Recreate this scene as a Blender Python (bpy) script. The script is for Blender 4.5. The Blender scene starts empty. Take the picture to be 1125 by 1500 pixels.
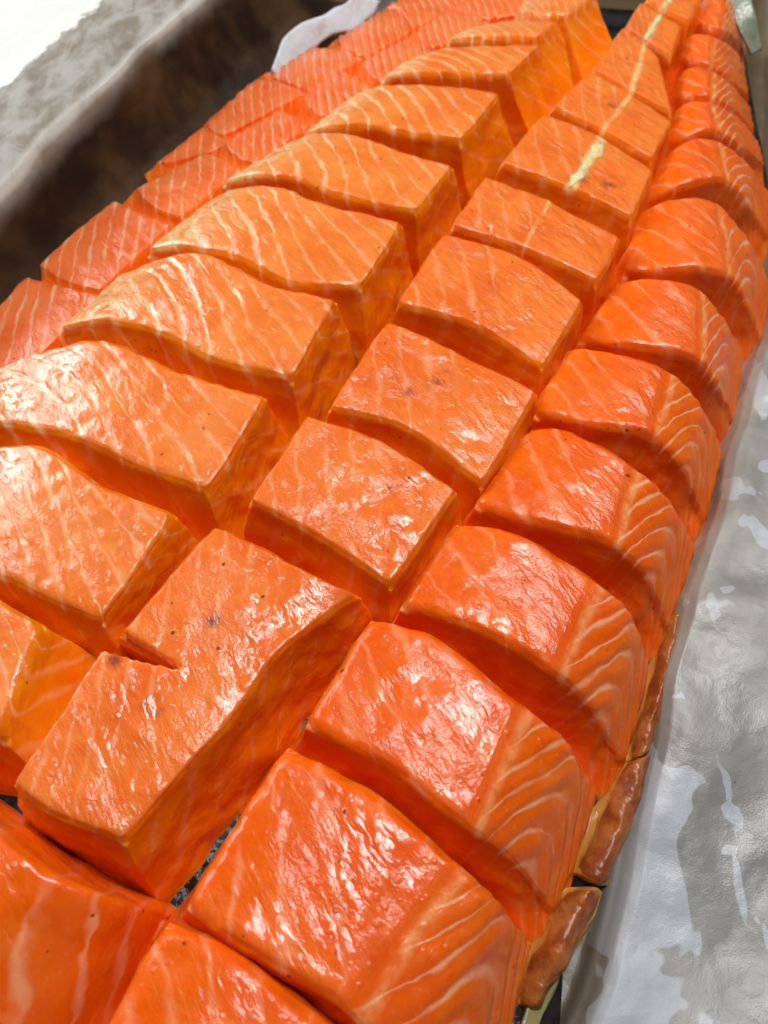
import bpy, bmesh, math, random
from mathutils import Vector, noise
R = math.radians
sc = bpy.context.scene
col = sc.collection

# ---------------------------------------------------------------- camera
cam_d = bpy.data.cameras.new('camera'); cam = bpy.data.objects.new('camera', cam_d); col.objects.link(cam)
cam_d.sensor_fit = 'VERTICAL'; cam_d.sensor_height = 36.0; cam_d.lens = 26.0
cam.location = (0, 0, 0.19); cam.rotation_euler = (R(32), 0, 0)
cam_d.clip_start = 0.005; cam_d.clip_end = 20
cam_d.dof.use_dof = True; cam_d.dof.focus_distance = 0.185; cam_d.dof.aperture_fstop = 17
sc.camera = cam
# ---------------------------------------------------------------- room light
w = bpy.data.worlds.new('World'); sc.world = w; w.use_nodes = True
w.node_tree.nodes['Background'].inputs[0].default_value = (0.93, 0.97, 1.0, 1)
w.node_tree.nodes['Background'].inputs[1].default_value = 0.045
def area(name, loc, target, sx, sy, power, colr):
    d = bpy.data.lights.new(name, 'AREA'); d.shape = 'RECTANGLE'; d.size = sx; d.size_y = sy; d.energy = power; d.color = colr
    o = bpy.data.objects.new(name, d); col.objects.link(o); o.location = loc
    o.rotation_euler = (Vector(target) - Vector(loc)).to_track_quat('-Z', 'Y').to_euler()
    return o
area('ceiling_panel', (0.16, 0.44, 1.25), (0.16, 0.44, 0), 0.44, 0.38, 18.5, (1.0, 0.985, 0.965))
area('room_light', (0.55, -1.0, 0.95), (0.05, 0.1, 0.0), 1.0, 0.9, 0.8, (1.0, 0.97, 0.93))
area('window_light', (-1.3, 1.1, 0.65), (0, 0.15, 0.02), 0.8, 0.6, 19, (0.95, 0.98, 1.0))
sc.cycles.max_bounces = 10; sc.cycles.diffuse_bounces = 7; sc.cycles.glossy_bounces = 3; sc.cycles.transmission_bounces = 2
sc.cycles.use_adaptive_sampling = True; sc.cycles.adaptive_threshold = 0.035
sc.view_settings.view_transform = 'Standard'; sc.view_settings.look = 'None'
sc.view_settings.exposure = -0.22; sc.view_settings.gamma = 1.0

# ---------------------------------------------------------------- node helpers
class NT:
    def __init__(s, name):
        s.m = bpy.data.materials.new(name); s.m.use_nodes = True
        s.t = s.m.node_tree; s.b = s.t.nodes['Principled BSDF']
    def n(s, typ, **kw):
        x = s.t.nodes.new(typ)
        for k, v in kw.items(): setattr(x, k, v)
        return x
    def put(s, sock, v):
        if isinstance(v, bpy.types.NodeSocket): s.t.links.new(v, sock)
        elif isinstance(v, (tuple, list)) and len(v) == 3 and sock.type == 'RGBA': sock.default_value = (*v, 1)
        else: sock.default_value = v
    def math(s, op, a, b=0.0, c=None):
        x = s.n('ShaderNodeMath', operation=op); s.put(x.inputs[0], a); s.put(x.inputs[1], b)
        if c is not None: s.put(x.inputs[2], c)
        return x.outputs[0]
    def mix(s, f, a, b, mode='MIX'):
        x = s.n('ShaderNodeMix', data_type='RGBA', blend_type=mode)
        s.put(x.inputs[0], f); s.put(x.inputs[6], a); s.put(x.inputs[7], b); return x.outputs[2]
    def step(s, v, a, b, lo=0.0, hi=1.0):
        x = s.n('ShaderNodeMapRange', interpolation_type='SMOOTHSTEP'); s.put(x.inputs[0], v)
        for i, q in enumerate((a, b, lo, hi)): s.put(x.inputs[i + 1], q)
        return x.outputs[0]
    def noise(s, vec, scale, detail=3, rough=0.55, dist=0.0):
        x = s.n('ShaderNodeTexNoise'); s.put(x.inputs['Vector'], vec); s.put(x.inputs['Scale'], scale)
        s.put(x.inputs['Detail'], detail); s.put(x.inputs['Roughness'], rough); s.put(x.inputs['Distortion'], dist)
        return x.outputs['Fac']
    def voro(s, vec, scale, feature='F1', out='Distance', rnd=1.0):
        x = s.n('ShaderNodeTexVoronoi', feature=feature); s.put(x.inputs['Vector'], vec); s.put(x.inputs['Scale'], scale)
        s.put(x.inputs['Randomness'], rnd); return x.outputs[out]
    def attr(s, name):
        return s.n('ShaderNodeAttribute', attribute_name=name).outputs['Fac']
    def stretch(s, vec, ang, sx):
        x = s.n('ShaderNodeMapping', vector_type='TEXTURE'); s.put(x.inputs[0], vec)
        x.inputs['Rotation'].default_value = (0, 0, R(ang)); x.inputs['Scale'].default_value = (sx, 1, 1); return x.outputs[0]
    def bump(s, h, strength, dist, normal=None):
        x = s.n('ShaderNodeBump'); s.put(x.inputs['Height'], h); s.put(x.inputs['Strength'], strength); s.put(x.inputs['Distance'], dist)
        if normal is not None: s.put(x.inputs['Normal'], normal)
        return x.outputs[0]
    def coords(s, spread=True):
        c = s.n('ShaderNodeTexCoord').outputs['Object']
        if not spread: return c
        r = s.n('ShaderNodeObjectInfo').outputs['Random']
        v = s.n('ShaderNodeVectorMath', operation='ADD'); s.put(v.inputs[0], c)
        k = s.n('ShaderNodeCombineXYZ'); s.put(k.inputs[0], s.math('MULTIPLY', r, 7.3)); s.put(k.inputs[1], s.math('MULTIPLY', r, 3.1)); s.put(k.inputs[2], r)
        s.put(v.inputs[1], k.outputs[0]); return v.outputs[0]
    def mapping(s, vec, rot=(0, 0, 0), scale=(1, 1, 1)):
        x = s.n('ShaderNodeMapping'); s.put(x.inputs[0], vec); x.inputs['Rotation'].default_value = rot; x.inputs['Scale'].default_value = scale
        return x.outputs[0]

def salmon_material(name, top, cut, side_dark=0.0):
    a = NT(name); P = a.coords(); b = a.b
    cutv = a.attr('cut'); phase = a.attr('phase'); fatw = a.attr('fatw'); bru = a.attr('bruise'); fatty = a.attr('fatty')
    big = a.noise(P, 55, 3); mid = a.noise(P, 240, 4, 0.6); fine = a.noise(P, 1100, 4, 0.62)
    # the dry smoked top against the wet cut sides
    tcol = a.mix(a.step(big, .32, .68), top, (top[0] * .93, top[1] * .72, top[2] * .45))
    tcol = a.mix(a.math('MULTIPLY', a.step(mid, .5, .75), .45), tcol, (min(1, top[0] * 1.05), top[1] * 1.4, top[2] * 1.9))
    ccol = a.mix(a.step(big, .3, .7), cut, (cut[0] * .96, cut[1] * .78, cut[2] * .7))
    edge = a.math('ADD', cutv, a.math('MULTIPLY', a.math('SUBTRACT', mid, .5), .7))
    flk = a.noise(a.mapping(P, (R(12), R(-8), 0), (90, 90, 330)), 1.0, 4, .6, .6)
    ccol = a.mix(a.math('MULTIPLY', a.step(flk, .48, .70), .30), ccol, (min(1, cut[0] * 1.03), cut[1] * 1.55, .035))
    ccol = a.mix(a.math('MULTIPLY', a.step(flk, .44, .26), .35), ccol, (cut[0] * .9, cut[1] * .62, .002))
    c = a.mix(a.step(edge, .3, .6), tcol, ccol)
    # white sinew lines
    ph = a.math('ADD', phase, a.math('MULTIPLY', a.math('SUBTRACT', a.noise(P, 60, 3), .5), .85))
    ph = a.math('ADD', ph, a.math('MULTIPLY', a.math('SUBTRACT', mid, .5), .05))
    d = a.math('ABSOLUTE', a.math('SUBTRACT', a.math('FRACT', ph), .5))
    wid = a.step(a.noise(P, 95, 2), .3, .72, .05, .27)
    line = a.math('SUBTRACT', 1.0, a.step(a.math('DIVIDE', d, wid), .05, 1.0))
    line = a.math('MULTIPLY', line, a.step(a.noise(P, 130, 3), .28, .62, .25, 1.0))
    line = a.math('MULTIPLY', line, fatw)
    c = a.mix(line, c, (.97, .70, .45))
    c = a.mix(a.math('MULTIPLY', fatty, a.step(a.noise(P, 260, 3, .6), .30, .58, .15, 1.0)), c, (.97, .66, .30))
    # faint marbling fibres
    fib = a.noise(a.stretch(P, -59, 7), 1300, 3, .6)
    c = a.mix(a.math('MULTIPLY', a.step(fib, .55, .8), .16), c, (.95, .5, .27))
    # bruises, brown smoke marks, pepper specks
    bm = a.math('MULTIPLY', bru, a.step(mid, .35, .62))
    c = a.mix(bm, c, (.30, .045, .03))
    sp = a.math('ADD', a.voro(P, 190), a.math('MULTIPLY', a.math('SUBTRACT', fine, .5), .30)); spm = a.math('MULTIPLY', a.math('SUBTRACT', 1.0, a.step(sp, .045, .10)), a.step(a.noise(P, 90, 1), .5, .62))
    c = a.mix(a.math('MULTIPLY', spm, .85), c, (.11, .025, .01))
    sp2 = a.math('ADD', a.voro(P, 85), a.math('MULTIPLY', a.math('SUBTRACT', fine, .5), .16)); sp2 = a.math('MULTIPLY', a.math('SUBTRACT', 1.0, a.step(sp2, .02, .05)), .9)
    c = a.mix(sp2, c, (.07, .015, .008))
    a.put(b.inputs['Base Color'], c)
    b.inputs['Subsurface Weight'].default_value = 1.0
    b.inputs['Subsurface Radius'].default_value = (1.0, .38, .06)
    b.inputs['Subsurface Scale'].default_value = .0034
    b.inputs['IOR'].default_value = 1.42
    wet = a.step(a.noise(a.stretch(P, -59, 2), 120, 3), .44, .60)            # juice film against dry grain
    ro = a.math('ADD', a.math('MULTIPLY', wet, -.12), .40)
    a.put(b.inputs['Roughness'], ro)
    soft = a.math('SUBTRACT', 1.0, a.math('MULTIPLY', cutv, .5))
    low = a.noise(a.stretch(P, -59, 2.6), 150, 2, .5, .6)
    mid2 = a.math('ADD', a.noise(a.stretch(P, -48, 2.2), 430, 3, .55, .5), a.math('MULTIPLY', fib, .35))
    mid2 = a.math('SUBTRACT', mid2, a.math('MULTIPLY', line, .4))
    grain = a.noise(P, 1700, 2, .5)
    bead = a.math('MULTIPLY', a.step(a.math('ADD', a.voro(P, 330), a.math('MULTIPLY', fine, .12)), .36, .16), a.step(a.noise(P, 75, 2), .50, .60))
    mid2 = a.math('ADD', mid2, a.math('MULTIPLY', bead, .55))
    n1 = a.bump(a.math('MULTIPLY', low, soft), .9, .0013)
    n2 = a.bump(a.math('MULTIPLY', mid2, soft), .9, .00036, n1)
    n3 = a.bump(a.math('MULTIPLY', grain, a.math('MULTIPLY', soft, a.math('SUBTRACT', 1.0, a.math('MULTIPLY', wet, .8)))), .8, .00020, n2)
    a.put(b.inputs['Normal'], n3); a.put(b.inputs['Coat Normal'], n3)
    a.put(b.inputs['Coat Weight'], a.math('SUBTRACT', .85, a.math('MULTIPLY', cutv, .5))); b.inputs['Coat IOR'].default_value = 1.45; b.inputs['Specular IOR Level'].default_value = .22
    a.put(b.inputs['Coat Roughness'], a.math('SUBTRACT', .14, a.math('MULTIPLY', wet, .10)))
    return a.m

MAT = {}
MAT['M'] = salmon_material('salmon_centre', (.89, .220, .030), (.87, .225, .002))
MAT['B'] = salmon_material('salmon_loin', (.91, .270, .050), (.89, .27, .002))
MAT['C'] = salmon_material('salmon_side', (.89, .170, .018), (.84, .150, .002))
MAT['D'] = salmon_material('salmon_belly', (.91, .20, .05), (.98, .20, .005))

def mat_simple(name, fn):
    a = NT(name); fn(a, a.b); return a.m
def f_fat(a, b):
    P = a.coords(); n = a.noise(P, 300, 3)
    a.put(b.inputs['Base Color'], a.mix(a.step(n, .3, .7), (.95, .60, .26), (.96, .76, .44)))
    b.inputs['Subsurface Weight'].default_value = 1.0; b.inputs['Subsurface Radius'].default_value = (1, .6, .25); b.inputs['Subsurface Scale'].default_value = .0035
    b.inputs['Roughness'].default_value = .32
    a.put(b.inputs['Normal'], a.bump(a.noise(P, 800, 3), .5, .0006))
MAT['fat'] = mat_simple('pale_fat', f_fat)
def f_strip(a, b):
    P = a.coords(); n = a.noise(P, 160, 4); m = a.noise(P, 600, 4); u = a.attr('cut')
    c = a.mix(a.step(n, .35, .65), (.27, .06, .010), (.46, .15, .03))
    c = a.mix(a.step(a.math('ADD', u, a.math('MULTIPLY', a.math('SUBTRACT', n, .5), .4)), .80, .95), c, (.52, .25, .05))
    a.put(b.inputs['Base Color'], c)
    b.inputs['Subsurface Weight'].default_value = .5; b.inputs['Subsurface Radius'].default_value = (1, .3, .06); b.inputs['Subsurface Scale'].default_value = .002
    b.inputs['Roughness'].default_value = .2
    a.put(b.inputs['Normal'], a.bump(a.math('ADD', n, a.math('MULTIPLY', m, .5)), .8, .0012))
MAT['strip'] = mat_simple('browned_flesh', f_strip)
def f_skin(a, b):
    P = a.coords(False); n = a.noise(P, 60, 3); m = a.noise(P, 700, 4)
    c = a.mix(a.step(n, .35, .65), (.008, .007, .006), (.035, .037, .034))
    c = a.mix(a.step(a.noise(P, 240, 3), .55, .7), c, (.025, .015, .012))
    a.put(b.inputs['Base Color'], c); b.inputs['Roughness'].default_value = .14; b.inputs['Specular IOR Level'].default_value = .25
    a.put(b.inputs['Normal'], a.bump(a.math('ADD', a.math('MULTIPLY', m, .3), a.noise(P, 200, 2)), .9, .0016))
MAT['skin'] = mat_simple('silver_skin', f_skin)
def f_skin2(a, b):
    P = a.coords(False); n = a.noise(P, 120, 3)
    a.put(b.inputs['Base Color'], a.mix(a.step(n, .3, .7), (.34, .30, .12), (.20, .22, .13)))
    b.inputs['Roughness'].default_value = .22
    a.put(b.inputs['Normal'], a.bump(a.noise(P, 500, 3), .5, .0008))
MAT['skin_edge'] = mat_simple('olive_skin_edge', f_skin2)
def f_paper_r(a, b):
    P = a.coords(False); n = a.noise(a.mapping(P, (0, 0, R(-18)), (1, .5, 1)), 52, 3, .5, .6); n2 = a.noise(P, 60, 3, .55, .4); f = a.noise(P, 2600, 2)
    dry = a.step(n, .54, .555)
    drop = a.math('SUBTRACT', 1.0, a.step(a.math('ADD', a.voro(P, 95), a.math('MULTIPLY', a.math('SUBTRACT', a.noise(P, 130, 3), .5), 1.1)), .12, .14))
    dry = a.math('MULTIPLY', a.math('MAXIMUM', dry, drop), a.math('SUBTRACT', 1.0, a.attr('oil')))
    fold = a.attr('fold')
    greasy = a.mix(a.step(n2, .3, .7), (.225, .225, .22), (.29, .285, .27))
    greasy = a.mix(a.attr('oil'), greasy, (.075, .045, .016))
    c = a.mix(dry, greasy, (.40, .43, .465))
    c = a.mix(a.math('MULTIPLY', fold, .5), c, (.50, .45, .34))
    sp = a.math('SUBTRACT', 1.0, a.step(a.voro(P, 60), .018, .035)); c = a.mix(a.math('MULTIPLY', sp, .8), c, (.08, .06, .04))
    a.put(b.inputs['Base Color'], c)
    a.put(b.inputs['Roughness'], a.step(n2, .3, .7, .36, .54)); b.inputs['Specular IOR Level'].default_value = .7
    h = a.math('ADD', a.noise(P, 30, 3, .42, .5), a.math('MULTIPLY', a.noise(P, 200, 2), .08))
    h = a.math('ADD', h, a.math('MULTIPLY', f, .022))
    wp = a.n('ShaderNodeVectorMath', operation='ADD'); a.put(wp.inputs[0], P); nn = a.n('ShaderNodeTexNoise'); a.put(nn.inputs['Vector'], P); nn.inputs['Scale'].default_value = 40
    sc_ = a.n('ShaderNodeVectorMath', operation='SCALE'); a.put(sc_.inputs[0], nn.outputs['Color']); sc_.inputs['Scale'].default_value = .02; a.put(wp.inputs[1], sc_.outputs[0])
    cr = a.voro(wp.outputs[0], 34); h = a.math('ADD', h, a.math('MULTIPLY', cr, .35))
    a.put(b.inputs['Normal'], a.bump(h, .9, .0035))
MAT['paper_r'] = mat_simple('greasy_parchment', f_paper_r)
def f_paper_l(a, b):
    P = a.coords(False); s = a.attr('fold'); u = a.attr('oil')
    st = a.noise(a.mapping(P, (0, 0, R(-25)), (1, .5, .35)), 110, 5, .62, .3); n2 = a.noise(P, 30, 4, .55)
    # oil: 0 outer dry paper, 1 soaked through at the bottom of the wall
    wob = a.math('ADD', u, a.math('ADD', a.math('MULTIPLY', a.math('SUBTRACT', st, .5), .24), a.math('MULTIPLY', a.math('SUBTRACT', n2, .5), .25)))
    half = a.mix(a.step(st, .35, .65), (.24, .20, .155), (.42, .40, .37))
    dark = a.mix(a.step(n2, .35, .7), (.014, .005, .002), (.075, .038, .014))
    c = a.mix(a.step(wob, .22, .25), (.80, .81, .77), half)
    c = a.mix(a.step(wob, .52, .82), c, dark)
    c = a.mix(a.math('MULTIPLY', s, a.step(st, .2, .5, .5, .9)), c, (.62, .60, .55))  # thin highlight along the crease, painted into the base colour
    a.put(b.inputs['Base Color'], c); b.inputs['Roughness'].default_value = .6; b.inputs['Specular IOR Level'].default_value = .25
    a.put(b.inputs['Normal'], a.bump(st, .6, .0012))
MAT['paper_l'] = mat_simple('oil_soaked_parchment', f_paper_l)
def f_tray(a, b):
    P = a.coords(False); n = a.noise(P, 30, 4)
    a.put(b.inputs['Base Color'], a.mix(a.step(n, .35, .7), (.30, .28, .25), (.12, .07, .035)))
    b.inputs['Metallic'].default_value = .7; b.inputs['Roughness'].default_value = .45
MAT['tray'] = mat_simple('baked_aluminium', f_tray)
def f_count(a, b):
    P = a.coords(False)
    a.put(b.inputs['Base Color'], a.mix(a.step(a.noise(P, 12, 5), .3, .7), (.62, .62, .60), (.72, .72, .70))); b.inputs['Roughness'].default_value = .4
MAT['counter'] = mat_simple('pale_counter', f_count)
def f_bluepaper(a, b):
    P = a.coords(False)
    a.put(b.inputs['Base Color'], a.mix(a.step(a.noise(P, 70, 4), .3, .7), (.60, .66, .72), (.74, .79, .84))); b.inputs['Roughness'].default_value = .35
    a.put(b.inputs['Normal'], a.bump(a.noise(P, 160, 3), .6, .002))
MAT['paper_fold'] = mat_simple('folded_parchment', f_bluepaper)
def f_green(a, b):
    P = a.coords(False)
    a.put(b.inputs['Base Color'], a.mix(a.step(a.noise(P, 90, 4), .3, .7), (.20, .24, .17), (.34, .37, .28))); b.inputs['Roughness'].default_value = .3
    a.put(b.inputs['Normal'], a.bump(a.noise(P, 160, 3), .6, .002))
MAT['skin_flap'] = mat_simple('grey_green_skin', f_green)

# ---------------------------------------------------------------- measured surfaces
# every surface is given by a few control points in millimetres: rows run far -> near, columns run left -> right
TOPS = {
 'M1': [[(-99.1,34.8,29), (-77.6,25,29.5), (-62.7,16.3,29), (-53,12.5,21), (-48.7,10.4,5)], [(-116.7,9.6,29), (-100.9,3.4,29.5), (-89.6,-2.5,29), (-69.6,-15.2,21), (-63.7,-26.1,5)]],
 'M2': [[(-42.7,96.9,30), (-25.6,87.7,30), (-12.6,80.2,30), (-4.4,78.1,27.5)], [(-52.6,81.5,30), (-35.2,75.1,30), (-22.7,69.4,30), (-18.4,67.3,30)], [(-59.9,69,30), (-42.6,63.1,30), (-30.6,60.2,30), (-25.7,59.1,30)], [(-65.1,62.8,30), (-49.1,55.1,30), (-36.4,50.5,30), (-31.6,48.2,30)], [(-71.8,46.7,30), (-58.3,40.2,30), (-46.8,36,30), (-42.7,34.3,30)], [(-78,32.8,30), (-67.5,27.1,30), (-57.8,23.8,30), (-52.3,20.9,29.5)]],
 'FL': [[(-60.7,69.9,25.5), (-47.9,61.4,25)], [(-64.3,68.1,24.5), (-50.4,60.6,24.5)]],
 'M3': [[(-21.4,132.2,30), (0.1,122.7,30), (19.8,106.9,30)], [(-35.6,102.9,30), (-15.8,91.9,30), (1.6,78.2,30)]],
 'M4': [[(1.1,169.8,30), (20.7,156.7,30), (44.3,140.5,30)], [(-16.5,134.2,30), (5.2,127.2,30), (25.9,107.7,30)]],
 'M5': [[(19.5,210.3,30), (42.9,199.3,30), (62.7,177.5,30)], [(3.1,176,30), (26.4,167.1,30), (46.5,149.1,30)]],
 'M6': [[(35.9,241.9,30), (56.2,227.9,30), (79.3,207.5,30)], [(21.7,213.1,30), (45.4,202,30), (68.1,185.3,30)]],
 'M7': [[(61.1,281.4,30), (78.9,268.1,30), (97.4,244.7,30)], [(41.3,248.4,30), (63.1,235.6,30), (84.6,216.7,30)]],
 'M8': [[(84.3,311.5,30), (96.6,296.3,30), (110.3,276.3,30)], [(64.3,286.1,30), (81.7,269.9,30), (97.9,250.1,30)]],
 'M9': [[(103.6,348.2,30), (109.8,335.5,30), (113.9,321.1,30)], [(84,313.1,30), (97.9,297.3,30), (111.8,280.9,30)]],
 'M10': [[(114.7,369.7,30), (122,359.1,30), (129.4,348.2,30)], [(104.2,348.2,30), (111.9,334.3,30), (119.7,322.7,30)]],
 'M11': [[(127.8,392.7,30), (137.1,384.6,30), (144.2,374.1,30)], [(117.7,372.9,30), (124.8,362.1,30), (133,351.2,30)]],
 'B7': [[(-132,98.4,15), (-101.4,81.6,26), (-79.3,69.5,30)], [(-129.6,58.6,15), (-102.4,48.6,26), (-82,41.9,30)]],
 'B6': [[(-137,125.4,12), (-112.9,127.4,22), (-94.8,124.5,27), (-74.2,109.9,29), (-52.3,100,30)], [(-143.6,100.1,12), (-113,90.5,22), (-94.5,82.4,27), (-79.3,74.9,29), (-66,69.5,30)]],
 'B5': [[(-137.2,158.6,12), (-107.2,165.5,21), (-85.9,164.7,27), (-58.3,149.7,29), (-32.2,139.2,30)], [(-137.7,146.6,12), (-112.4,136.4,20), (-89.1,127.2,26), (-66,114.6,29), (-45.7,105.6,30)]],
 'B4': [[(-92.4,207.2,15), (-74.9,207.3,23), (-58.6,204.1,27), (-35.3,186.5,29.5), (-13.7,179.1,30)], [(-108.6,180,15), (-92.2,177,22), (-69.9,167.5,26), (-48.7,152.7,29), (-26,145.4,30)]],
 'B3': [[(-65.5,250,15), (-53.4,246.7,23), (-38.7,241.2,27), (-17.1,226.3,29.5), (7.3,217.1,30)], [(-86.8,220.2,15), (-71.8,214.4,21), (-51.9,203.6,26), (-28.8,186.4,29), (-6.6,183.7,30)]],
 'B2': [[(-39.2,284,16), (-26.2,281.3,23), (-11.1,273.6,27), (9.4,256.8,29.5), (26.3,249.3,30)], [(-63.6,257.9,16), (-49.2,253.6,22), (-31.7,245.5,26), (-10.1,229.3,29), (12,221.1,30)]],
 'B1': [[(-18,310.9,17), (-5,313.4,23), (11.9,309,27), (29.4,302.7,29.5), (47.5,296.8,30)], [(-33.9,289,17), (-21.1,286.3,22), (-3.3,278.5,26), (13.5,268.5,29), (29.4,263.3,30)]],
 'B0': [[(6.8,340,18), (17.1,340.3,23), (28.6,338.3,27), (48.5,334.8,29.5), (68,334.3,30)], [(-1.9,329.3,18), (10.8,323.5,23), (24.8,317.7,26), (38.3,310.9,29), (51.9,309.5,30)]],
 'B00': [[(34.3,367.1,19), (45.5,364.4,24), (58.7,362.1,27), (68.5,357.6,29), (77.9,354.8,30)], [(28.4,359.8,19), (38.7,353.7,23), (48.2,345.8,27), (57.8,340.4,29), (65.1,336.6,30)]],
 'B01': [[(66.3,395.8,19), (75,395.3,25), (87.5,387,29), (98.1,379.3,30)], [(61.9,383.7,19), (68.1,369.7,25), (73.6,360.1,29), (80.6,357.2,30)]],
 'C0': [[(-42.6,9,28), (-29.6,4.5,30), (-10,-7.6,30), (2.1,-16.8,25), (10.2,-28.2,5)], [(-53,-14.5,28), (-42,-19,30), (-24.7,-29.5,30), (-14.8,-37.3,24), (-5.2,-46.9,5)]],
 'C1': [[(-21.4,42.4,28.5), (-1.1,31.9,30), (14.2,19.3,30), (23.3,12,25), (31.8,4.8,6)], [(-39.7,10.8,28), (-27,3.7,30), (-7.9,-5.7,30), (4.6,-15.9,24), (20.3,-25.2,4)]],
 'C2': [[(-3.6,72.2,28), (12.2,66.5,30), (30,51.2,30), (40.6,44.1,25), (51.2,36.4,7)], [(-18.3,46.2,28), (0.4,36.5,30), (16.2,25,30), (25.7,20.4,23), (37.7,9.8,3)]],
 'C3': [[(18.5,99.6,28), (33.9,94.3,30), (50.5,82,30), (60.3,74.9,25), (68.6,66.8,9)], [(2.9,74.6,28), (20.2,68.2,30), (37.4,57.5,30), (47.3,51.1,23), (58.4,41.8,4)]],
 'C4': [[(41.6,131.2,28), (53.7,126,30), (65.9,116.3,30), (77.3,107.6,24), (88,101.8,9)], [(22.6,103.7,28), (39.2,96.3,30), (55.9,90.6,30), (66,85.6,23), (76.4,77.3,4)]],
 'C5': [[(55.4,161.1,28), (68.2,156.7,30), (82,150.4,30), (93.2,141,24), (103.4,135.2,9)], [(41.9,134.1,28), (56.9,128.4,30), (72.5,124.1,30), (82.7,118.8,23), (94.1,110.3,4)]],
 'C6': [[(76.2,192.2,26), (86.5,188.5,30), (99,184.3,30), (108.3,177.3,24), (119.9,174.7,9)], [(59.8,166.9,24), (72.5,158.6,30), (91.6,153.1,30), (99.4,149.6,23), (112.1,148.4,4)]],
 'C7': [[(88.9,228.6,24), (100.4,229.4,30), (114.3,228.2,30), (125.7,216,24), (139.5,211.8,8)], [(79.6,198.4,23), (89.3,192,30), (109.3,190.1,30), (117.4,186.6,23), (130.2,179.6,4)]],
 'C8': [[(104.1,261.5,23), (112.4,263.3,30), (123.1,265.5,30), (136.9,259.9,24), (152.8,260.8,9)], [(93.3,236.1,22), (101.4,234.4,30), (120.5,239.1,30), (129.8,237.2,24), (147.3,237.8,6)]],
 'C9': [[(116.3,295.2,23), (119.7,293.6,28), (126.5,290.9,30), (139.8,291.9,24), (158,297.8,9)], [(108.6,273.3,22), (112.9,267.9,28), (124.4,269.9,30), (136.9,270,24), (158.2,283.3,6)]],
 'C10': [[(124.6,324.1,23), (127.6,320.8,28), (133.2,314.2,30), (144.1,314.7,24), (160.9,322,9)], [(118.3,303.4,22), (120.2,296,28), (127.6,292.4,30), (140.1,295.4,24), (160.7,308.9,6)]],
 'C11': [[(133.8,353.7,23), (136.5,347.8,28), (141,341.2,30), (151.8,345.7,24), (167.6,357.2,9)], [(127.2,333.8,22), (128.3,324,28), (133.3,316.8,30), (144.3,317.9,24), (164.4,332.9,6)]],
 'C12': [[(150,391.2,23), (151.9,384.1,28), (154.7,376.7,30), (165.2,383.5,22), (176.8,392.6,9)], [(138.7,364.4,22), (140.2,353.8,28), (144.2,344.7,30), (156.7,354.6,22), (172.9,371.7,6)]],
 'D0': [[(-151.8,171.7,9), (-131.5,161.2,12), (-113.4,166.3,14)], [(-160.3,145.8,9), (-139.5,132.9,12), (-123.5,144.4,14)]],
 'D1': [[(-133.5,215,9), (-117.4,207.2,12), (-95.6,198,14)], [(-149.6,175.3,9), (-129.1,164.4,12), (-110.6,169.9,14)]],
 'D2': [[(-105.7,257.8,9), (-93,246.8,12), (-77.9,236,14)], [(-128.7,220.6,9), (-113.8,207.5,12), (-97.6,199.3,14)]],
 'D3': [[(-73.8,289.6,9), (-64,279.4,13), (-55.4,268.1,15)], [(-99.3,262.8,10), (-87.5,246.7,13), (-75.6,237.8,15)]],
 'D4': [[(-44.6,313.9,13), (-38.2,308,14), (-30.1,298.2,15)], [(-67.6,291.9,12), (-59.6,278.8,14), (-51.3,270.8,15)]],
 'D5': [[(-20.5,347,13), (-12.9,339.3,14), (-3.7,327.3,15)], [(-35.4,326.3,12), (-31.2,312.1,14), (-24.1,303.2,15)]],
 'D6': [[(9.5,375.5,13), (15.7,367.8,14), (24.1,356,15)], [(-10.2,356,12), (-5.3,338.1,14), (3.4,329.5,15)]],
 'D7': [[(31,402.7,13), (42.2,395,14), (51.9,384.8,15)], [(13.5,380.9,12), (18.1,362.8,14), (30.7,363.2,15)]],
 'D8': [[(60.3,431.4,13), (69.8,423.1,14), (80.8,414.9,15)], [(35.8,407.7,12), (43.6,390.9,14), (64.9,391.4,15)]],
 'E1': [[(-78.8,310.6,8), (-70.2,302.3,9), (-63.4,294.7,10)], [(-95,282.1,8), (-86.1,282.9,9), (-73.3,287,10)]],
 'E2': [[(-59.7,349.1,8), (-47.3,344.8,9), (-35.1,332.2,10)], [(-78,311.2,8), (-69.6,301.8,9), (-54.2,311.9,10)]],
 'E3': [[(-34.5,377.1,8), (-23.5,371.9,9), (-9.4,361.2,10)], [(-58.8,349.7,8), (-44.7,343.1,9), (-34.2,333.3,10)]],
 'E4': [[(2.6,416.9,8), (9.4,406.2,9), (14.4,387.8,10)], [(-24.6,384.2,8), (-17.6,371.9,9), (-8.4,362.4,10)]],
 'E5': [[(31.6,446.7,8), (38.6,430.6,9), (47.3,415.2,10)], [(2.6,419.1,8), (9.4,406.2,9), (14.4,389.1,10)]],
 'S1': [[(42.2,16.9,3.3), (45.5,16.6,6.2), (49.1,16,2.4)], [(36.7,10.5,3.3), (40.6,9.4,6.5), (44.8,8.8,2.4)], [(32,2.3,3.3), (36.1,2.1,6.5), (40.2,2.1,2.4)], [(27.8,-5.8,3.2), (30.3,-6.5,4.5), (32.7,-6.7,2.4)]],
 'S2': [[(60.3,44.9,3.3), (63.5,45.2,6.2), (67,47.1,2.4)], [(53.6,34.9,3.3), (57.7,34.4,6.5), (62.2,36.4,2.4)], [(48.3,26.6,3.3), (52.3,26.1,6.5), (57.1,27.9,2.4)], [(43.2,20.5,3.3), (47.1,18.5,5.9), (50.8,17.8,2.4)]],
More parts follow.
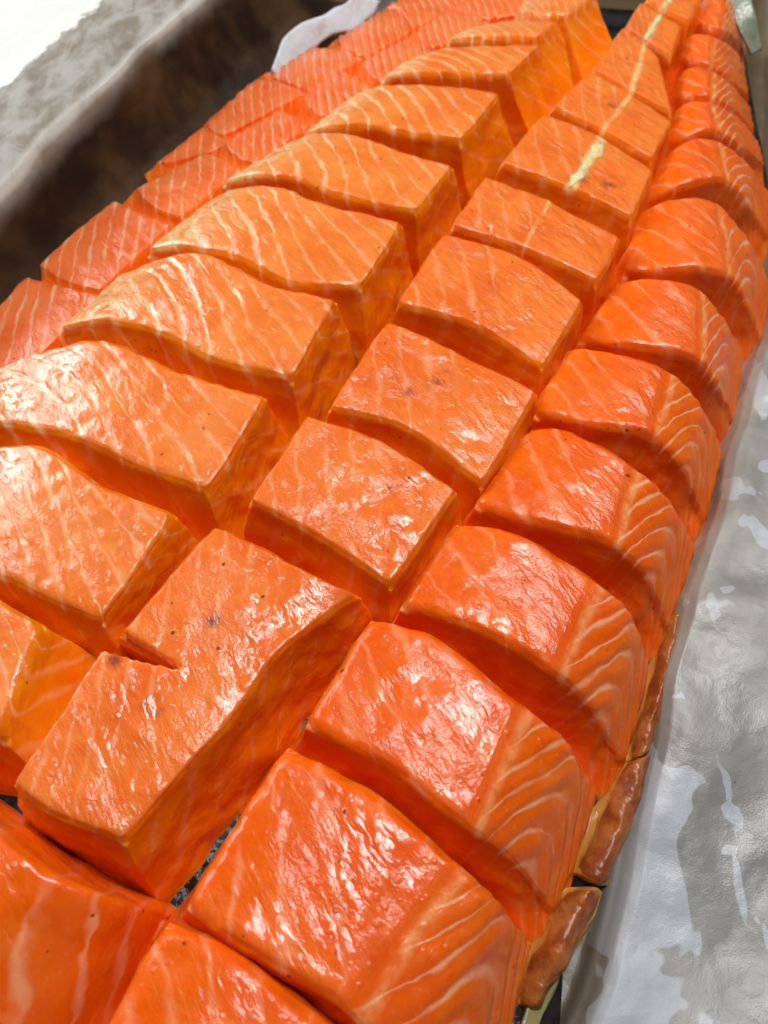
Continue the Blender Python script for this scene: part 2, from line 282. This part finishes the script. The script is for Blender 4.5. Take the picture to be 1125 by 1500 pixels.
 'S3': [[(77.5,82.6,3.3), (80.2,82.8,5.9), (83.2,85,2.4)], [(69.4,64.3,3.3), (72.1,63.5,6.5), (76.7,67.4,2.4)], [(63.9,53.6,3.3), (66.9,53,6.5), (71.8,55.6,2.4)], [(60.7,45.5,3.3), (63.3,45.6,5.9), (67,47.6,2.4)]],
}
LINES = {
 'slit': [(-63.4,65.8,30), (-46.3,58.7,30)],
 'crack': [(34,202.7,30), (36.8,215.3,30)],
 'crease': [(-141.1,210.5,32), (-133.2,231.1,32), (-125.1,260,32), (-118.5,278.8,32), (-108.2,303.5,32), (-93.7,341,32), (-83.2,366.9,32), (-65.4,407.2,32)],
 'roll': [(34.5,-24.3,3.5), (45.4,-6.5,3.5), (56.5,16.5,4), (67.6,46.2,6), (81,81.9,10), (91.9,102.9,11), (111.2,145.2,12), (126.2,177,13), (141.1,209.1,14), (161.3,267.2,15), (184.3,346.8,16), (211.3,445.9,17)],
 'foldbit': [(-51.2,352.2,10), (-46.1,371.3,15), (-26.5,393.2,16), (-14.2,406.2,16), (-0.9,418,10), (-32.6,377.8,8)],
 'flap': [(157.5,397.7,26), (158.8,379,24), (162.1,365.6,20), (169.5,359.6,12), (167.8,388,30), (168.1,374.4,26), (171,368.7,20), (174.4,363.9,12)],
}

MM = 0.001
def V(p): return Vector((p[0] * MM, p[1] * MM, p[2] * MM))

def catmull(pts, ts, t):
    n = len(pts)
    if n == 2: return pts[0].lerp(pts[1], t)
    i = 0
    while i < n - 2 and t > ts[i + 1]: i += 1
    a, b = ts[i], ts[i + 1]; x = (t - a) / (b - a); h = b - a
    def tan(k):
        if k == 0: return (pts[1] - pts[0]) / (ts[1] - ts[0])
        if k == n - 1: return (pts[-1] - pts[-2]) / (ts[-1] - ts[-2])
        return (pts[k + 1] - pts[k - 1]) / (ts[k + 1] - ts[k - 1])
    m0, m1 = tan(i) * h, tan(i + 1) * h
    x2, x3 = x * x, x * x * x
    return pts[i] * (2 * x3 - 3 * x2 + 1) + m0 * (x3 - 2 * x2 + x) + pts[i + 1] * (-2 * x3 + 3 * x2) + m1 * (x3 - x2)
def params(lines):
    n = len(lines[0]); acc = [0.0] * n
    for l in lines:
        s = [0.0]
        for i in range(1, n): s.append(s[-1] + (l[i] - l[i - 1]).length)
        for i in range(n): acc[i] += s[i] / s[-1] / len(lines)
    return acc
class Patch:
    def __init__(s, name):
        s.g = [[V(p) for p in r] for r in TOPS[name]]
        s.us = params(s.g); s.vs = params([[r[k] for r in s.g] for k in range(len(s.g[0]))])
    def at(s, u, v):
        return catmull([catmull(r, s.us, u) for r in s.g], s.vs, v)
def spaced(n, e):
    out = []
    for i in range(n + 1):
        t = i / n; out.append((1 - e) * t + e * (0.5 - 0.5 * math.cos(math.pi * t)))
    return out
def nz(p, s, seed=0.0): return noise.noise(Vector((p.x * s + seed, p.y * s - seed, p.z * s + 3.7 * seed)))
def nvec(p, s): return noise.noise_vector(p * s)
def smooth(x, a, b):
    t = max(0.0, min(1.0, (x - a) / (b - a))); return t * t * (3 - 2 * t)

def link(name, me, m, parent=None, loc=None):
    o = bpy.data.objects.new(name, me); col.objects.link(o)
    me.materials.append(m)
    if parent is not None: o.parent = parent
    return o
def finish_mesh(name, verts, faces, attrs, origin):
    me = bpy.data.meshes.new(name)
    me.from_pydata([tuple(v - origin) for v in verts], [], faces)
    me.polygons.foreach_set('use_smooth', [True] * len(me.polygons))
    for k, vals in attrs.items():
        at = me.attributes.new(k, 'FLOAT', 'POINT'); at.data.foreach_set('value', vals)
    me.update(); return me

ROW = {  # edge radius (left, right, front, back), flare (left, right, front, back), row look
 'M': dict(r=(.0014, .0020, .0026, .0014), fl=(.004, .006, .0095, .002)),
 'B': dict(r=(.003, .0018, .0032, .0035), fl=(.003, .0065, .0095, .002)),
 'C': dict(r=(.0035, .002, .0032, .003), fl=(.007, .001, .0100, .002)),
 'D': dict(r=(.0015, .0015, .0015, .002), fl=(.008, .006, .010, .005)),
}
def septa(kind, u, v, t, side, uR, p):
    if kind == 'B':
        vv = min(1.3, max(0.0, v + (1.05 * t if side == 'r' else 0.0))); vc = 1 - abs(1 - vv) ** 1.2 * (1 if vv < 1 else -1)
        return 7.4 * (u - .50 * vc) - (1.2 * t if side == 'f' else 0), (.36 + .54 * smooth(u, .8, .2)) * (1 if t <= 0 else .55)
    if kind == 'M':
        w_ = .24 if u < .5 else .10
        return 5.5 * (u - uR * v) + (2.2 * t if side in 'rl' else .6 * t), w_ if t <= 0 else .14
    if kind == 'C':
        if u < uR - .02: return 6 * (u - .45 * v) + .5 * t, (.20 if t <= 0 else .10)
        uu = u - uR
        bend = .20
        f = v + 4.6 * uu - 22 * max(0.0, uu - .18) ** 2 + .025 * nz(p, 120, 3)
        return 3.3 * f + (2.0 * t if side == 'r' else 1.5 * t), (.55 * smooth(uu, .01, .06) * (1 - .7 * smooth(uu, .20, .32)) if t <= 0 else .12)
    return p.x * 1000 / uR + .12 * p.y * 1000 / uR, .5 if t <= 0 else .25

def block(key, name, kind, label, cat, group, res=1.0, mat=None, groove=None, bruises=(), r=None, fl=None, amp=1.0, yellow=.45, fatline=None, comb=0.0, pitch=5.5, cutfrom=2.0):
    pt = Patch(key); cfg = ROW[kind]; r = r or cfg['r']; fl = fl or cfg['fl']
    base = [pt.at(u, v) for u in (0, .5, 1) for v in (0, .5, 1)]
    W = (pt.at(1, .5) - pt.at(0, .5)).length; L = (pt.at(.5, 1) - pt.at(.5, 0)).length
    size = max(W, L)
    nu = max(12, int(46 * res * min(1.6, W / .035))); nv = max(12, int(46 * res * min(2.2, L / .035)))
    us, vs = spaced(nu, .45), spaced(nv, .45)
    uR = pt.us[2] if kind == 'C' and len(pt.us) > 3 else 2.0
    if kind == 'D': uR = pitch
    if kind == 'M': uR = .62 * L / W
    verts, cut, phase, fatw, bru, fat = [], [], [], [], [], []
    idx = {}
    for j, v0 in enumerate(vs):
        for i, u0 in enumerate(us):
            a, b = 2 * u0 - 1, 2 * v0 - 1
            k = .022 * (abs(a) * abs(b)) ** 5
            u, v = .5 + .5 * a * (1 - k), .5 + .5 * b * (1 - k)
            p = pt.at(u, v)
            dl, dr, df, db = u0 * W, (1 - u0) * W, (1 - v0) * L, v0 * L
            ru = max(0.0, 1 - dl / r[0], 1 - dr / r[1]); rv = max(0.0, 1 - df / r[2], 1 - db / r[3])
            e = min(1.0, math.hypot(ru, rv))
            rad = max(r[0] if u0 < .5 else r[1], r[2] if v0 > .5 else r[3])
            rad = min(rad, p.z * .5)
            wob = .6 + .8 * abs(nz(p, 130, 5))
            p = p.copy(); p.z -= rad * wob * (1 - math.sqrt(max(0.0, 1 - e * e)))
            p.z += amp * (.0004 * nz(p, 60) + .00022 * nz(p, 230, 2) + .00012 * nz(p, 600, 4))
            ph, fw = septa(kind, u, v, 0.0, 't', uR, p)
            d = abs((ph % 1) - .5)
            if kind == 'B': p.z -= .00025 * smooth(d, .14, .0)
            if comb: p.z += comb * math.cos(2 * math.pi * ph) * (1 - .5 * u)
            if kind == 'C' and u > uR: p += Vector((.00020, -.00006, .00015)) * (math.cos(2 * math.pi * ph) * smooth(u, uR + .02, uR + .10))
            if groove:
                for (q, s2, gw, gd) in groove:
                    ab = s2 - q; ab.z = 0; ap = p - q; ap.z = 0
                    tt = max(0.0, min(1.0, ap.dot(ab) / ab.length_squared)); dd = (ap - ab * tt).length
                    ww = gw * (1.15 - tt)
                    if dd < ww: p.z -= gd * (1 - tt * .6) * smooth(dd, ww, ww * .35)
            c_ = smooth(e, .35, .8)
            if kind == 'C':
                if u > uR - .01: c_ = max(c_, .62 * smooth(u, uR - .015, uR + .01))
                c_ = max(c_, .9 * smooth(u, .30, .10))
            if u > cutfrom - .03: c_ = max(c_, smooth(u, cutfrom - .03, cutfrom + .03)); fw = max(fw, .35 * smooth(u, cutfrom, cutfrom + .1))
            if kind == 'B': c_ = max(c_, .45 * smooth(v, .9, .99))
            idx[i, j] = len(verts); verts.append(p); cut.append(c_); phase.append(ph); fatw.append(fw)
            s = 0.0
            for (bu, bv, br, bs) in bruises:
                q = pt.at(bu, bv); s = max(s, bs * smooth((p - q).length, br, br * .2))
            bru.append(s); ft = 0.0
            if kind == 'B': ft = yellow * smooth(u, .34, .02)
            if kind == 'C': ft = .38 * smooth(abs(u - uR - .04 - .02 * nz(p, 90, 3)), .022, .004)
            if fatline: ft = max(ft, fatline[3] * smooth(abs(u - (fatline[0] + (fatline[1] - fatline[0]) * v)), fatline[2], fatline[2] * .3))
            fat.append(ft)
    ring = [(i, 0) for i in range(nu)] + [(nu, j) for j in range(nv)] + [(i, nv) for i in range(nu, 0, -1)] + [(0, j) for j in range(nv, 0, -1)]
    faces = [(idx[i, j], idx[i, j + 1], idx[i + 1, j + 1], idx[i + 1, j]) for j in range(nv) for i in range(nu)]
    N = len(ring); loop = [idx[q] for q in ring]; top = [verts[k].copy() for k in loop]
    # outward direction: sideways push weighted by how near each side is
    cl = pt.at(0, .5) - pt.at(1, .5); cf = pt.at(.5, 1) - pt.at(.5, 0); cl.z = cf.z = 0; cl.normalize(); cf.normalize()
    push, side, uv = [], [], []
    for (i, j) in ring:
        u, v = us[i], vs[j]
        wl, wr, wb, wf = smooth(u, .12, 0), smooth(u, .88, 1), smooth(v, .12, 0), smooth(v, .88, 1)
        push.append(cl * (wl * fl[0] - wr * fl[1]) + cf * (wf * fl[2] - wb * fl[3])); uv.append((u, v))
        side.append('l' if i == 0 else 'r' if i == nu else 'f' if j == nv else 'b')
    nw = max(5, int(16 * res)); prev = loop
    for k in range(1, nw + 1):
        t = (k / nw); cur = []
        for q in range(N):
            z0 = .0004
            p = top[q] + push[q] * (t ** 1.15); p.z = top[q].z + (z0 - top[q].z) * t
            nn = push[q].normalized() if push[q].length > 1e-7 else Vector((0, 0, 0))
            env = math.sin(math.pi * min(1, t * 1.02)) if t < 1 else 0.0
            p += nn * (.0013 * nz(p, 75, 8) + .0005 * nz(p, 240, 3)) * min(1, t * 4)
            cur.append(len(verts)); verts.append(p)
            u, v = uv[q]; ph, fw = septa(kind, u, v, t, side[q], uR, p)
            cut.append(1.0); phase.append(ph); fatw.append(fw); bru.append(0.0); fat.append(0.0)
        for q in range(N):
            q2 = (q + 1) % N; faces.append((prev[q], prev[q2], cur[q2], cur[q]))
        prev = cur
    faces.append(tuple(reversed(prev)))
    # loose fibres and cut wobble carried by every vertex
    for k, p in enumerate(verts):
        verts[k] = p + nvec(p, 160) * (.00028 * amp) + nvec(p, 60) * (.0002 * amp)
    org = Vector((sum(p.x for p in top) / N, sum(p.y for p in top) / N, 0))
    me = finish_mesh(name, verts, faces, dict(cut=cut, phase=phase, fatw=fatw, bruise=bru, fatty=fat), org)
    o = link(name, me, mat or MAT[kind]); o.location = org
    o['label'] = label; o['category'] = cat
    if group: o['group'] = group
    return o, pt

def streak(parent, pt, u0, v0, u1, v1, wd, name='fat_streak', lump=1.0):
    n, m = 90, 18; verts, faces = [], []; org = parent.location.copy()
    for j in range(n + 1):
        t = j / n; u = u0 + (u1 - u0) * t; v = v0 + (v1 - v0) * t; c = pt.at(u, v)
        dx = pt.at(min(1, u + .05), v) - pt.at(max(0, u - .05), v); dx.z = 0; dx.normalize()
        ww = wd * (.5 + 1.0 * abs(nz(c, 130, 1))) * (.25 + .75 * min(1, 6 * min(t, 1 - t)))
        for i in range(m + 1):
            s = i / m * 2 - 1; p = c + dx * (s * ww) + dx * (.0010 * nz(c, 110, 6) + .0005 * nz(c, 500, 1))
            p.z += .0007 * lump * (1 - s * s) * (.6 + abs(nz(p, 380, 2)) * 1.1) - .00035
            verts.append(p)
    for j in range(n):
        for i in range(m):
            a = j * (m + 1) + i; faces.append((a, a + 1, a + m + 2, a + m + 1))
    me = finish_mesh(name, verts, faces, {}, org)
    return link(name, me, MAT['fat'], parent)

# ---------------------------------------------------------------- tray, paper, counter
def sheet(name, rows, m, attrs=None, thick=.0003):
    n, k = len(rows), len(rows[0]); verts = [p for r_ in rows for p in r_]
    faces = [(j * k + i, j * k + i + 1, (j + 1) * k + i + 1, (j + 1) * k + i) for j in range(n - 1) for i in range(k - 1)]
    me = finish_mesh(name, verts, faces, attrs or {}, Vector((0, 0, 0)))
    o = link(name, me, m); s = o.modifiers.new('thickness', 'SOLIDIFY'); s.thickness = thick; s.offset = -1
    return o
def polyline(pts, n):
    ts = params([pts]); return [catmull(pts, ts, i / (n - 1)) for i in range(n)]

bm = bmesh.new(); bmesh.ops.create_grid(bm, x_segments=8, y_segments=8, size=1.2)
for v in bm.verts: v.co.z = -.012
me = bpy.data.meshes.new('countertop'); bm.to_mesh(me); bm.free()
ct = link('countertop', me, MAT['counter']); ct['kind'] = 'structure'; ct['label'] = 'pale counter under the tray'

crease = polyline([V(p) for p in LINES['crease']], 150)
roll = polyline([V(p) for p in LINES['roll']], 150)
# tray: a shallow pan whose left wall stands behind the soaked paper
def tray_wall(name, line, off, z_top, parent, dz=0.0):
    verts, faces = [], []
    prof = [(-.001, -.006), (-.001, z_top), (-.004, z_top + .002), (-.011, z_top + .0015), (-.011, z_top - .0005), (-.005, z_top - .001), (-.005, -.006)]
    for p in line:
        for (x, z) in prof: verts.append(Vector((p.x + off + x * (1 if off <= 0 else -1), p.y, z)))
    k = len(prof)
    for j in range(len(line) - 1):
        for i in range(k):
            a, b = j * k + i, j * k + (i + 1) % k
            faces.append((a, b, b + k, a + k))
    return link(name, finish_mesh(name, verts, faces, {}, Vector((0, 0, 0))), MAT['tray'], parent)
tray = bpy.data.objects.new('baking_tray', None); col.objects.link(tray)
tray['label'] = 'shallow browned baking tray under the parchment holding the cut fish'; tray['category'] = 'tray'
ext_l = [crease[0] + (crease[0] - crease[1]) * 90] + crease + [crease[-1] + (crease[-1] - crease[-2]) * 30]
tray_wall('tray_wall', ext_l, -.003, .026, tray)
bm = bmesh.new(); bmesh.ops.create_cube(bm, size=1)
for v in bm.verts: v.co = Vector((v.co.x * .62 + .09, v.co.y * .75 + .20, v.co.z * .003 - .0075))
me = bpy.data.meshes.new('tray_floor'); bm.to_mesh(me); bm.free(); link('tray_floor', me, MAT['tray'], tray)

# left paper: flat flap outside, over the wall top, down the wall, in under the fish
rows, fold, oil = [], [], []
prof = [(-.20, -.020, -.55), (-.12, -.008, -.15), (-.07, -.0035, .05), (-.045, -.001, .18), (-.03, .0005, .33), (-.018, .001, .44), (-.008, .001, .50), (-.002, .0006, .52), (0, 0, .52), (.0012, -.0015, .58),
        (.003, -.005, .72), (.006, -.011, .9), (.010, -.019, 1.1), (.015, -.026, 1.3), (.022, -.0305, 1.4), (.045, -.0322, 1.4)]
nrm_dir = Vector((.93, -.37, 0)).normalized()
for j, c in enumerate(ext_l):
    row = []
    fine_p = []
    for a in range(len(prof) - 1):
        for q in range(4):
            t = q / 4; fine_p.append(tuple(prof[a][i] * (1 - t) + prof[a + 1][i] * t for i in range(3)))
    fine_p.append(prof[-1])
    for (d, z, ol) in fine_p:
        p = c + nrm_dir * d; p.z = c.z + z
        wz = .0020 * nz(p, 35, 1) + .0005 * nz(p, 110, 2)
        near = smooth(abs(d), 0, .012) if d < 0 else 1.0
        p.z += wz * near; p += nrm_dir * (.0016 * nz(p, 40, 9) + .0003 * nz(p, 150, 4)) * (1 if d < .006 else 0)
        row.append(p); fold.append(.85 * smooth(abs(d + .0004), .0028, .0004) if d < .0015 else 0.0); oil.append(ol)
    rows.append(row)
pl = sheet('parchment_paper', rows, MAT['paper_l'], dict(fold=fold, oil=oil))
pl['label'] = 'oil-stained parchment folded over the left wall of the tray, white where dry, brown where soaked'; pl['category'] = 'parchment paper'

# right paper: floor under the fish, a soft rolled edge, then a crinkled rise to the right
rows, fold, oil = [], [], []
prof = [(-.11, -.3, 0, 0), (-.03, -.3, 0, 0), (-.012, -.28, 0, .3), (-.006, -.2, .2, .9), (-.003, .2, .7, .7), (-.001, .75, 1, .3), (.001, .95, .6, 0), (.004, 1.0, .2, 0), (.012, 1.15, 0, 0), (.025, 1.35, 0, 0), (.045, 1.8, 0, 0), (.07, 2.6, 0, 0), (.10, 3.6, 0, 0), (.13, 4.4, 0, 0)]
for j, c in enumerate(roll):
    row = []; fine_p = []
    for a in range(len(prof) - 1):
        for q in range(6):
            t = q / 6; fine_p.append(tuple(prof[a][i] * (1 - t) + prof[a + 1][i] * t for i in range(4)))
    fine_p.append(prof[-1])
    for (d, zf, fo, ol) in fine_p:
        p = c + Vector((.93, -.30, 0)) * d
        p.z = c.z * min(zf, 1.0) + max(0, zf - 1.0) * .0045
        if zf < 0: p.z = -.003 * (-zf / .3)
        k = smooth(d, -.004, .006)
        p.z += k * (.0022 * nz(p, 30, 1) + .0011 * (1 - abs(nz(p, 48, 2)) * 2.2) + .0004 * abs(nz(p, 130, 5)) + .00012 * nz(p, 300, 3))
        if d > -.02: p += Vector((.0015, .0003, 0)) * nz(p, 55, 7)
        row.append(p); fold.append(fo * smooth(c.y, .03, .09)); oil.append(max(ol * smooth(c.y, .16, .02), smooth(c.y, .17, .24) * smooth(d, .03, .012)))
    rows.append(row)
pr = sheet('parchment_paper', rows, MAT['paper_r'], dict(fold=fold, oil=oil))
pr['label'] = 'crinkled silvery parchment with grease spots along the right side of the fish'; pr['category'] = 'parchment paper'

# skin left whole under the cut flesh
skin_in = [(-150, 60), (-135, -40), (-40, -70), (25, -36), (36, -14), (40, 6), (56, 30), (74, 62), (90, 98), (108, 138), (126, 175), (142, 215), (160, 275), (170, 340), (184, 420), (60, 440), (10, 390), (-40, 325), (-82, 255), (-110, 190)]
bm = bmesh.new()
NS = len(skin_in); vs_ = [bm.verts.new((x * MM, y * MM, .0006 + .0006 * math.sin(i * 2.1))) for i, (x, y) in enumerate(skin_in)]
f = bm.faces.new(vs_)
if f.normal.z < 0: f.normal_flip()
bmesh.ops.triangulate(bm, faces=bm.faces[:]); bmesh.ops.subdivide_edges(bm, edges=bm.edges[:], cuts=5, use_grid_fill=True)
for v in bm.verts: v.co.z = .0007 + .0004 * nz(v.co, 90)
me = bpy.data.meshes.new('fish_skin'); bm.to_mesh(me); bm.free()
me.polygons.foreach_set('use_smooth', [True] * len(me.polygons))
sk = link('fish_skin', me, MAT['skin']); sm = sk.modifiers.new('thickness', 'SOLIDIFY'); sm.thickness = .0012; sm.offset = -1
sk['label'] = 'dark wet silvery skin showing in the gap between the centre and right rows'; sk['category'] = 'fish skin'

# ---------------------------------------------------------------- the pieces
CAT = 'salmon piece'
GM, GB, GC, GD = 'square salmon pieces of the centre row', 'long slanted salmon pieces of the left row', 'salmon pieces of the right row with striped outer sides', 'thin belly pieces along the left wall'
def mk(key, kind, label, group, **kw):
    return block(key, 'salmon_piece', kind, label, CAT, group, **kw)

mk('M1', 'M', 'salmon piece in the bottom left corner turning a broad striped cut face to the gap', GM, res=1.2, fl=(.004, .002, .010, .004), r=(.004, .003, .004, .003), cutfrom=.40, mat=MAT['C'])
m2, p2 = mk('M2', 'M', 'large double salmon piece cut only halfway, with a notch in its left edge', GM, res=1.5, fl=(.003, .0080, .0085, .001), groove=[(V(LINES['slit'][0]), V(LINES['slit'][1]), .0030, .024)],
   bruises=[(.42, .30, .0035, .9), (.52, .62, .004, .7), (.12, .55, .003, .9)], r=(.0013, .0022, .0024, .0013))
ff, _ = block('FL', 'flesh_flap', 'M', '', '', None, res=.5, r=(.0009,) * 4, fl=(.001,) * 4)
for k_ in ('label', 'category'): del ff[k_]
ff.location -= m2.location; ff.parent = m2
mk('M3', 'M', 'square glistening salmon piece right behind the notched double piece', GM, res=1.4)
mk('M4', 'M', 'square salmon piece with dark red bruises in the middle of its top', GM, res=1.3, bruises=[(.47, .42, .004, .9), (.36, .62, .003, 1.0), (.5, .3, .004, .5)])
mk('M5', 'M', 'square salmon piece with one faint brown mark near the centre of its top', GM, res=1.1, bruises=[(.45, .5, .004, .5)])
m6, p6 = mk('M6', 'M', 'salmon piece with a thin pale centre line and a short crack in its front edge', GM, groove=[(V(LINES['crack'][0]), V(LINES['crack'][1]), .0009, .005)], fatline=(.49,.47,.012,.6))
m7, p7 = mk('M7', 'M', 'salmon piece with a thick pale yellow fat patch and a purple bruise', GM, bruises=[(.75, .62, .006, 1.0), (.55, .8, .004, .7)], fatline=(.53,.50,.055,1.))
streak(m7, p7, .54, .05, .50, .97, .0034)
m8, p8 = mk('M8', 'M', 'salmon piece with a narrow whitish centre line behind the yellow-fat piece', GM, bruises=[(.42, .45, .003, .8)], fatline=(.51,.48,.026,.75))
m9, p9 = mk('M9', 'M', 'tapered salmon piece whose pale fat line ends in a yellow blob at its front', GM, res=.8, fatline=(.54,.50,.05,.9), fl=(.012, .006, .0095, .002))
m10, p10 = mk('M10', 'M', 'small tail-end salmon piece split by a broad pale fat line', GM, res=.7, fatline=(.50,.46,.08,.9), fl=(.012, .006, .0095, .002))
streak(m10, p10, .50, .02, .45, .98, .0024)
m11, p11 = mk('M11', 'M', 'farthest centre salmon piece cut by the top edge of the photo', GM, res=.6, fatline=(.45,.42,.08,.9), fl=(.012, .006, .0095, .002))
streak(m11, p11, .45, .02, .42, .98, .0024)

mk('B7', 'B', 'salmon piece at the left edge by the notched double piece, with a tall right face', GB, res=1.2, fl=(.002, .019, .008, .003), r=(.004, .004, .004, .003))
mk('B6', 'B', 'left piece with blown-out wet highlights, cut by the left photo edge', GB, res=1.5, yellow=0.3)
mk('B5', 'B', 'long salmon piece with a bubbled wet left end, left of the glistening square', GB, res=1.5)
mk('B4', 'B', 'long striped salmon piece left of the bruised square piece', GB, res=1.4, yellow=0.7)
mk('B3', 'B', 'striped salmon piece left of the square with the faint brown mark', GB, res=1.2, yellow=0.85)
mk('B2', 'B', 'striped salmon piece with a yellow fatty left end, left of the cracked-edge square', GB, fl=(.003, 0.006, .005, .003), yellow=0.95)
mk('B1', 'B', 'bright arched-line salmon piece just left of the yellow-fat square', GB, res=.9, fl=(.003, 0.01, .005, .003), yellow=0.95)
mk('B0', 'B', 'far slanted salmon piece with a broad smooth orange right face', GB, res=.8, fl=(.003, 0.017, .005, .003), yellow=0.9)
mk('B00', 'B', 'small slanted salmon piece near the top of the left row', GB, res=.6, fl=(.003, 0.019, .005, .003), yellow=0.9)
mk('B01', 'B', 'last left row salmon piece touching the top edge of the photo', GB, res=.5, fl=(.003, .025, .0095, .002))

mk('C0', 'C', 'nearest right row salmon piece cut by the bottom edge of the photo', GC, res=1.3, fl=(.0062, .001, .0085, .002))
mk('C1', 'C', 'large glossy salmon piece at the bottom with olive skin beside its outer side', GC, res=1.6, fl=(.0062, .001, .0085, .002))
mk('C2', 'C', 'shiny salmon piece with white flecks, directly right of the notched double piece', GC, res=1.5, fl=(.0062, .001, .0085, .002))
mk('C3', 'C', 'right row salmon piece beside the most glistening square, with fine chevron lines', GC, res=1.4)
mk('C4', 'C', 'right row salmon piece between the bruised square and the rolled paper edge', GC, res=1.3)
mk('C5', 'C', 'right row salmon piece with evenly fanned pale lines, beside the faintly marked square', GC, res=1.2)
mk('C6', 'C', 'right row salmon piece beside the cracked-edge square, with a shiny wet gap', GC, res=1.1)
mk('C7', 'C', 'plain-topped salmon piece whose outer side reaches the right photo edge', GC)
mk('C8', 'C', 'right row salmon piece with one dark speck on its small flat top', GC, res=.9)
mk('C9', 'C', 'narrow dull salmon piece right of the piece with the whitish line', GC, res=.8)
mk('C10', 'C', 'narrow smooth orange piece right of the tapered centre piece', GC, res=.7)
mk('C11', 'C', 'small rounded orange piece right of the tail-end centre piece', GC, res=.7)
mk('C12', 'C', 'farthest right row salmon piece beside the grey-green skin flap', GC, res=.6)

mk('D0', 'D', 'thin reddish belly piece cut by the left photo edge', GD, res=.8)
mk('D1', 'D', 'thin belly piece with a pink wet sheen low on the left photo edge', GD, res=.9)
mk('D2', 'D', 'thin pink belly piece with a beaded outer edge by the dark wall', GD, res=.9)
mk('D3', 'D', 'thin belly piece turning a bright orange cut face to the pink one before it', GD, res=.8, comb=0, pitch=5.5)
mk('D4', 'D', 'thin belly piece with upright dark ridges left of the yellow-ended long piece', GD, res=.7, comb=0.0006, pitch=4.2)
mk('D5', 'D', 'ridged belly piece left of the bright arched-line piece', GD, res=.7, comb=0.0009, pitch=4)
mk('D6', 'D', 'ridged belly piece left of the far piece with the smooth right face', GD, res=.7, comb=0.0009, pitch=4)
mk('D7', 'D', 'comb-edged belly piece near the top of the photo', GD, res=.6, comb=0.0011, pitch=4)
mk('D8', 'D', 'farthest comb-edged belly piece at the top edge of the photo', GD, res=.5, comb=0.001, pitch=4)
GE = 'outermost belly trimmings by the dark wall'
mk('E1', 'D', 'nearest narrow orange trimming lying against the dark left wall', GE, res=.6)
mk('E2', 'D', 'wide orange trimming just in front of the pale folded paper', GE, res=.6, comb=0.0003, pitch=4.2)
mk('E3', 'D', 'striped orange trimming beside the pale folded paper', GE, res=.6, comb=0.0005, pitch=4.2)
mk('E4', 'D', 'striped orange trimming past the pale folded paper', GE, res=.6, comb=0.0006, pitch=4.2)
mk('E5', 'D', 'farthest striped trimming at the top edge of the photo', GE, res=.5, comb=0.0006, pitch=4.2)

GS = 'browned strips along the right edge of the fish'
RS = dict(mat=MAT['strip'], r=(.0012, .0012, .0012, .0012), fl=(.0035, .0008, .0005, .0003), res=.8, amp=3.0)
def strip(key, label): return block(key, 'browned_strip', 'D', label, 'fish strip', GS, **RS)
strip('S1', 'brown glossy strip nearest the bottom, its end pointing down the paper')
strip('S2', 'middle brown strip with a yellow inner face, behind the dark nick')
strip('S3', 'farthest red-brown strip squeezed between the fish and the rolled paper edge')

# olive skin edge beside the lowest large piece, pale paper fold at the far wall, skin flap in the far corner
def ribbon(name, pts_a, pts_b, m, label, cat, n=26, k=8, thick=.0008, crinkle=.0008):
    A, Bp = polyline([V(p) for p in pts_a], n), polyline([V(p) for p in pts_b], n)
    rows = []
    for a, b in zip(A, Bp):
        rows.append([(lambda p: p + nvec(p, 90) * crinkle)(a.lerp(b, i / k)) for i in range(k + 1)])
    o = sheet(name, rows, m, thick=thick); o['label'] = label; o['category'] = cat; return o
ribbon('skin_edge', [(12, -32, 3), (22, -20, 3), (29, -8, 3), (36, 5, 3), (42, 14, 3)], [(21, -34, .6), (28, -20, .6), (34, -8, .6), (40, 4, .6), (44, 13, .6)], MAT['skin_edge'], 'olive strip of skin along the outer side of the bottom large piece', 'fish skin')
F = LINES['foldbit']
ribbon('paper_fold', [F[0], F[1], F[2], F[3]], [(F[0][0] + 4, F[0][1] - 2, 4), F[5], (F[5][0] + 22, F[5][1] + 20, 8), F[4]], MAT['paper_fold'], 'pale blue-grey parchment fold standing between the far wall and the trimmings', 'paper fold', crinkle=.0012)
Q = LINES['flap']
ribbon('skin_flap', Q[:4], Q[4:], MAT['skin_flap'], 'grey-green skin flap in the far right corner', 'fish skin')
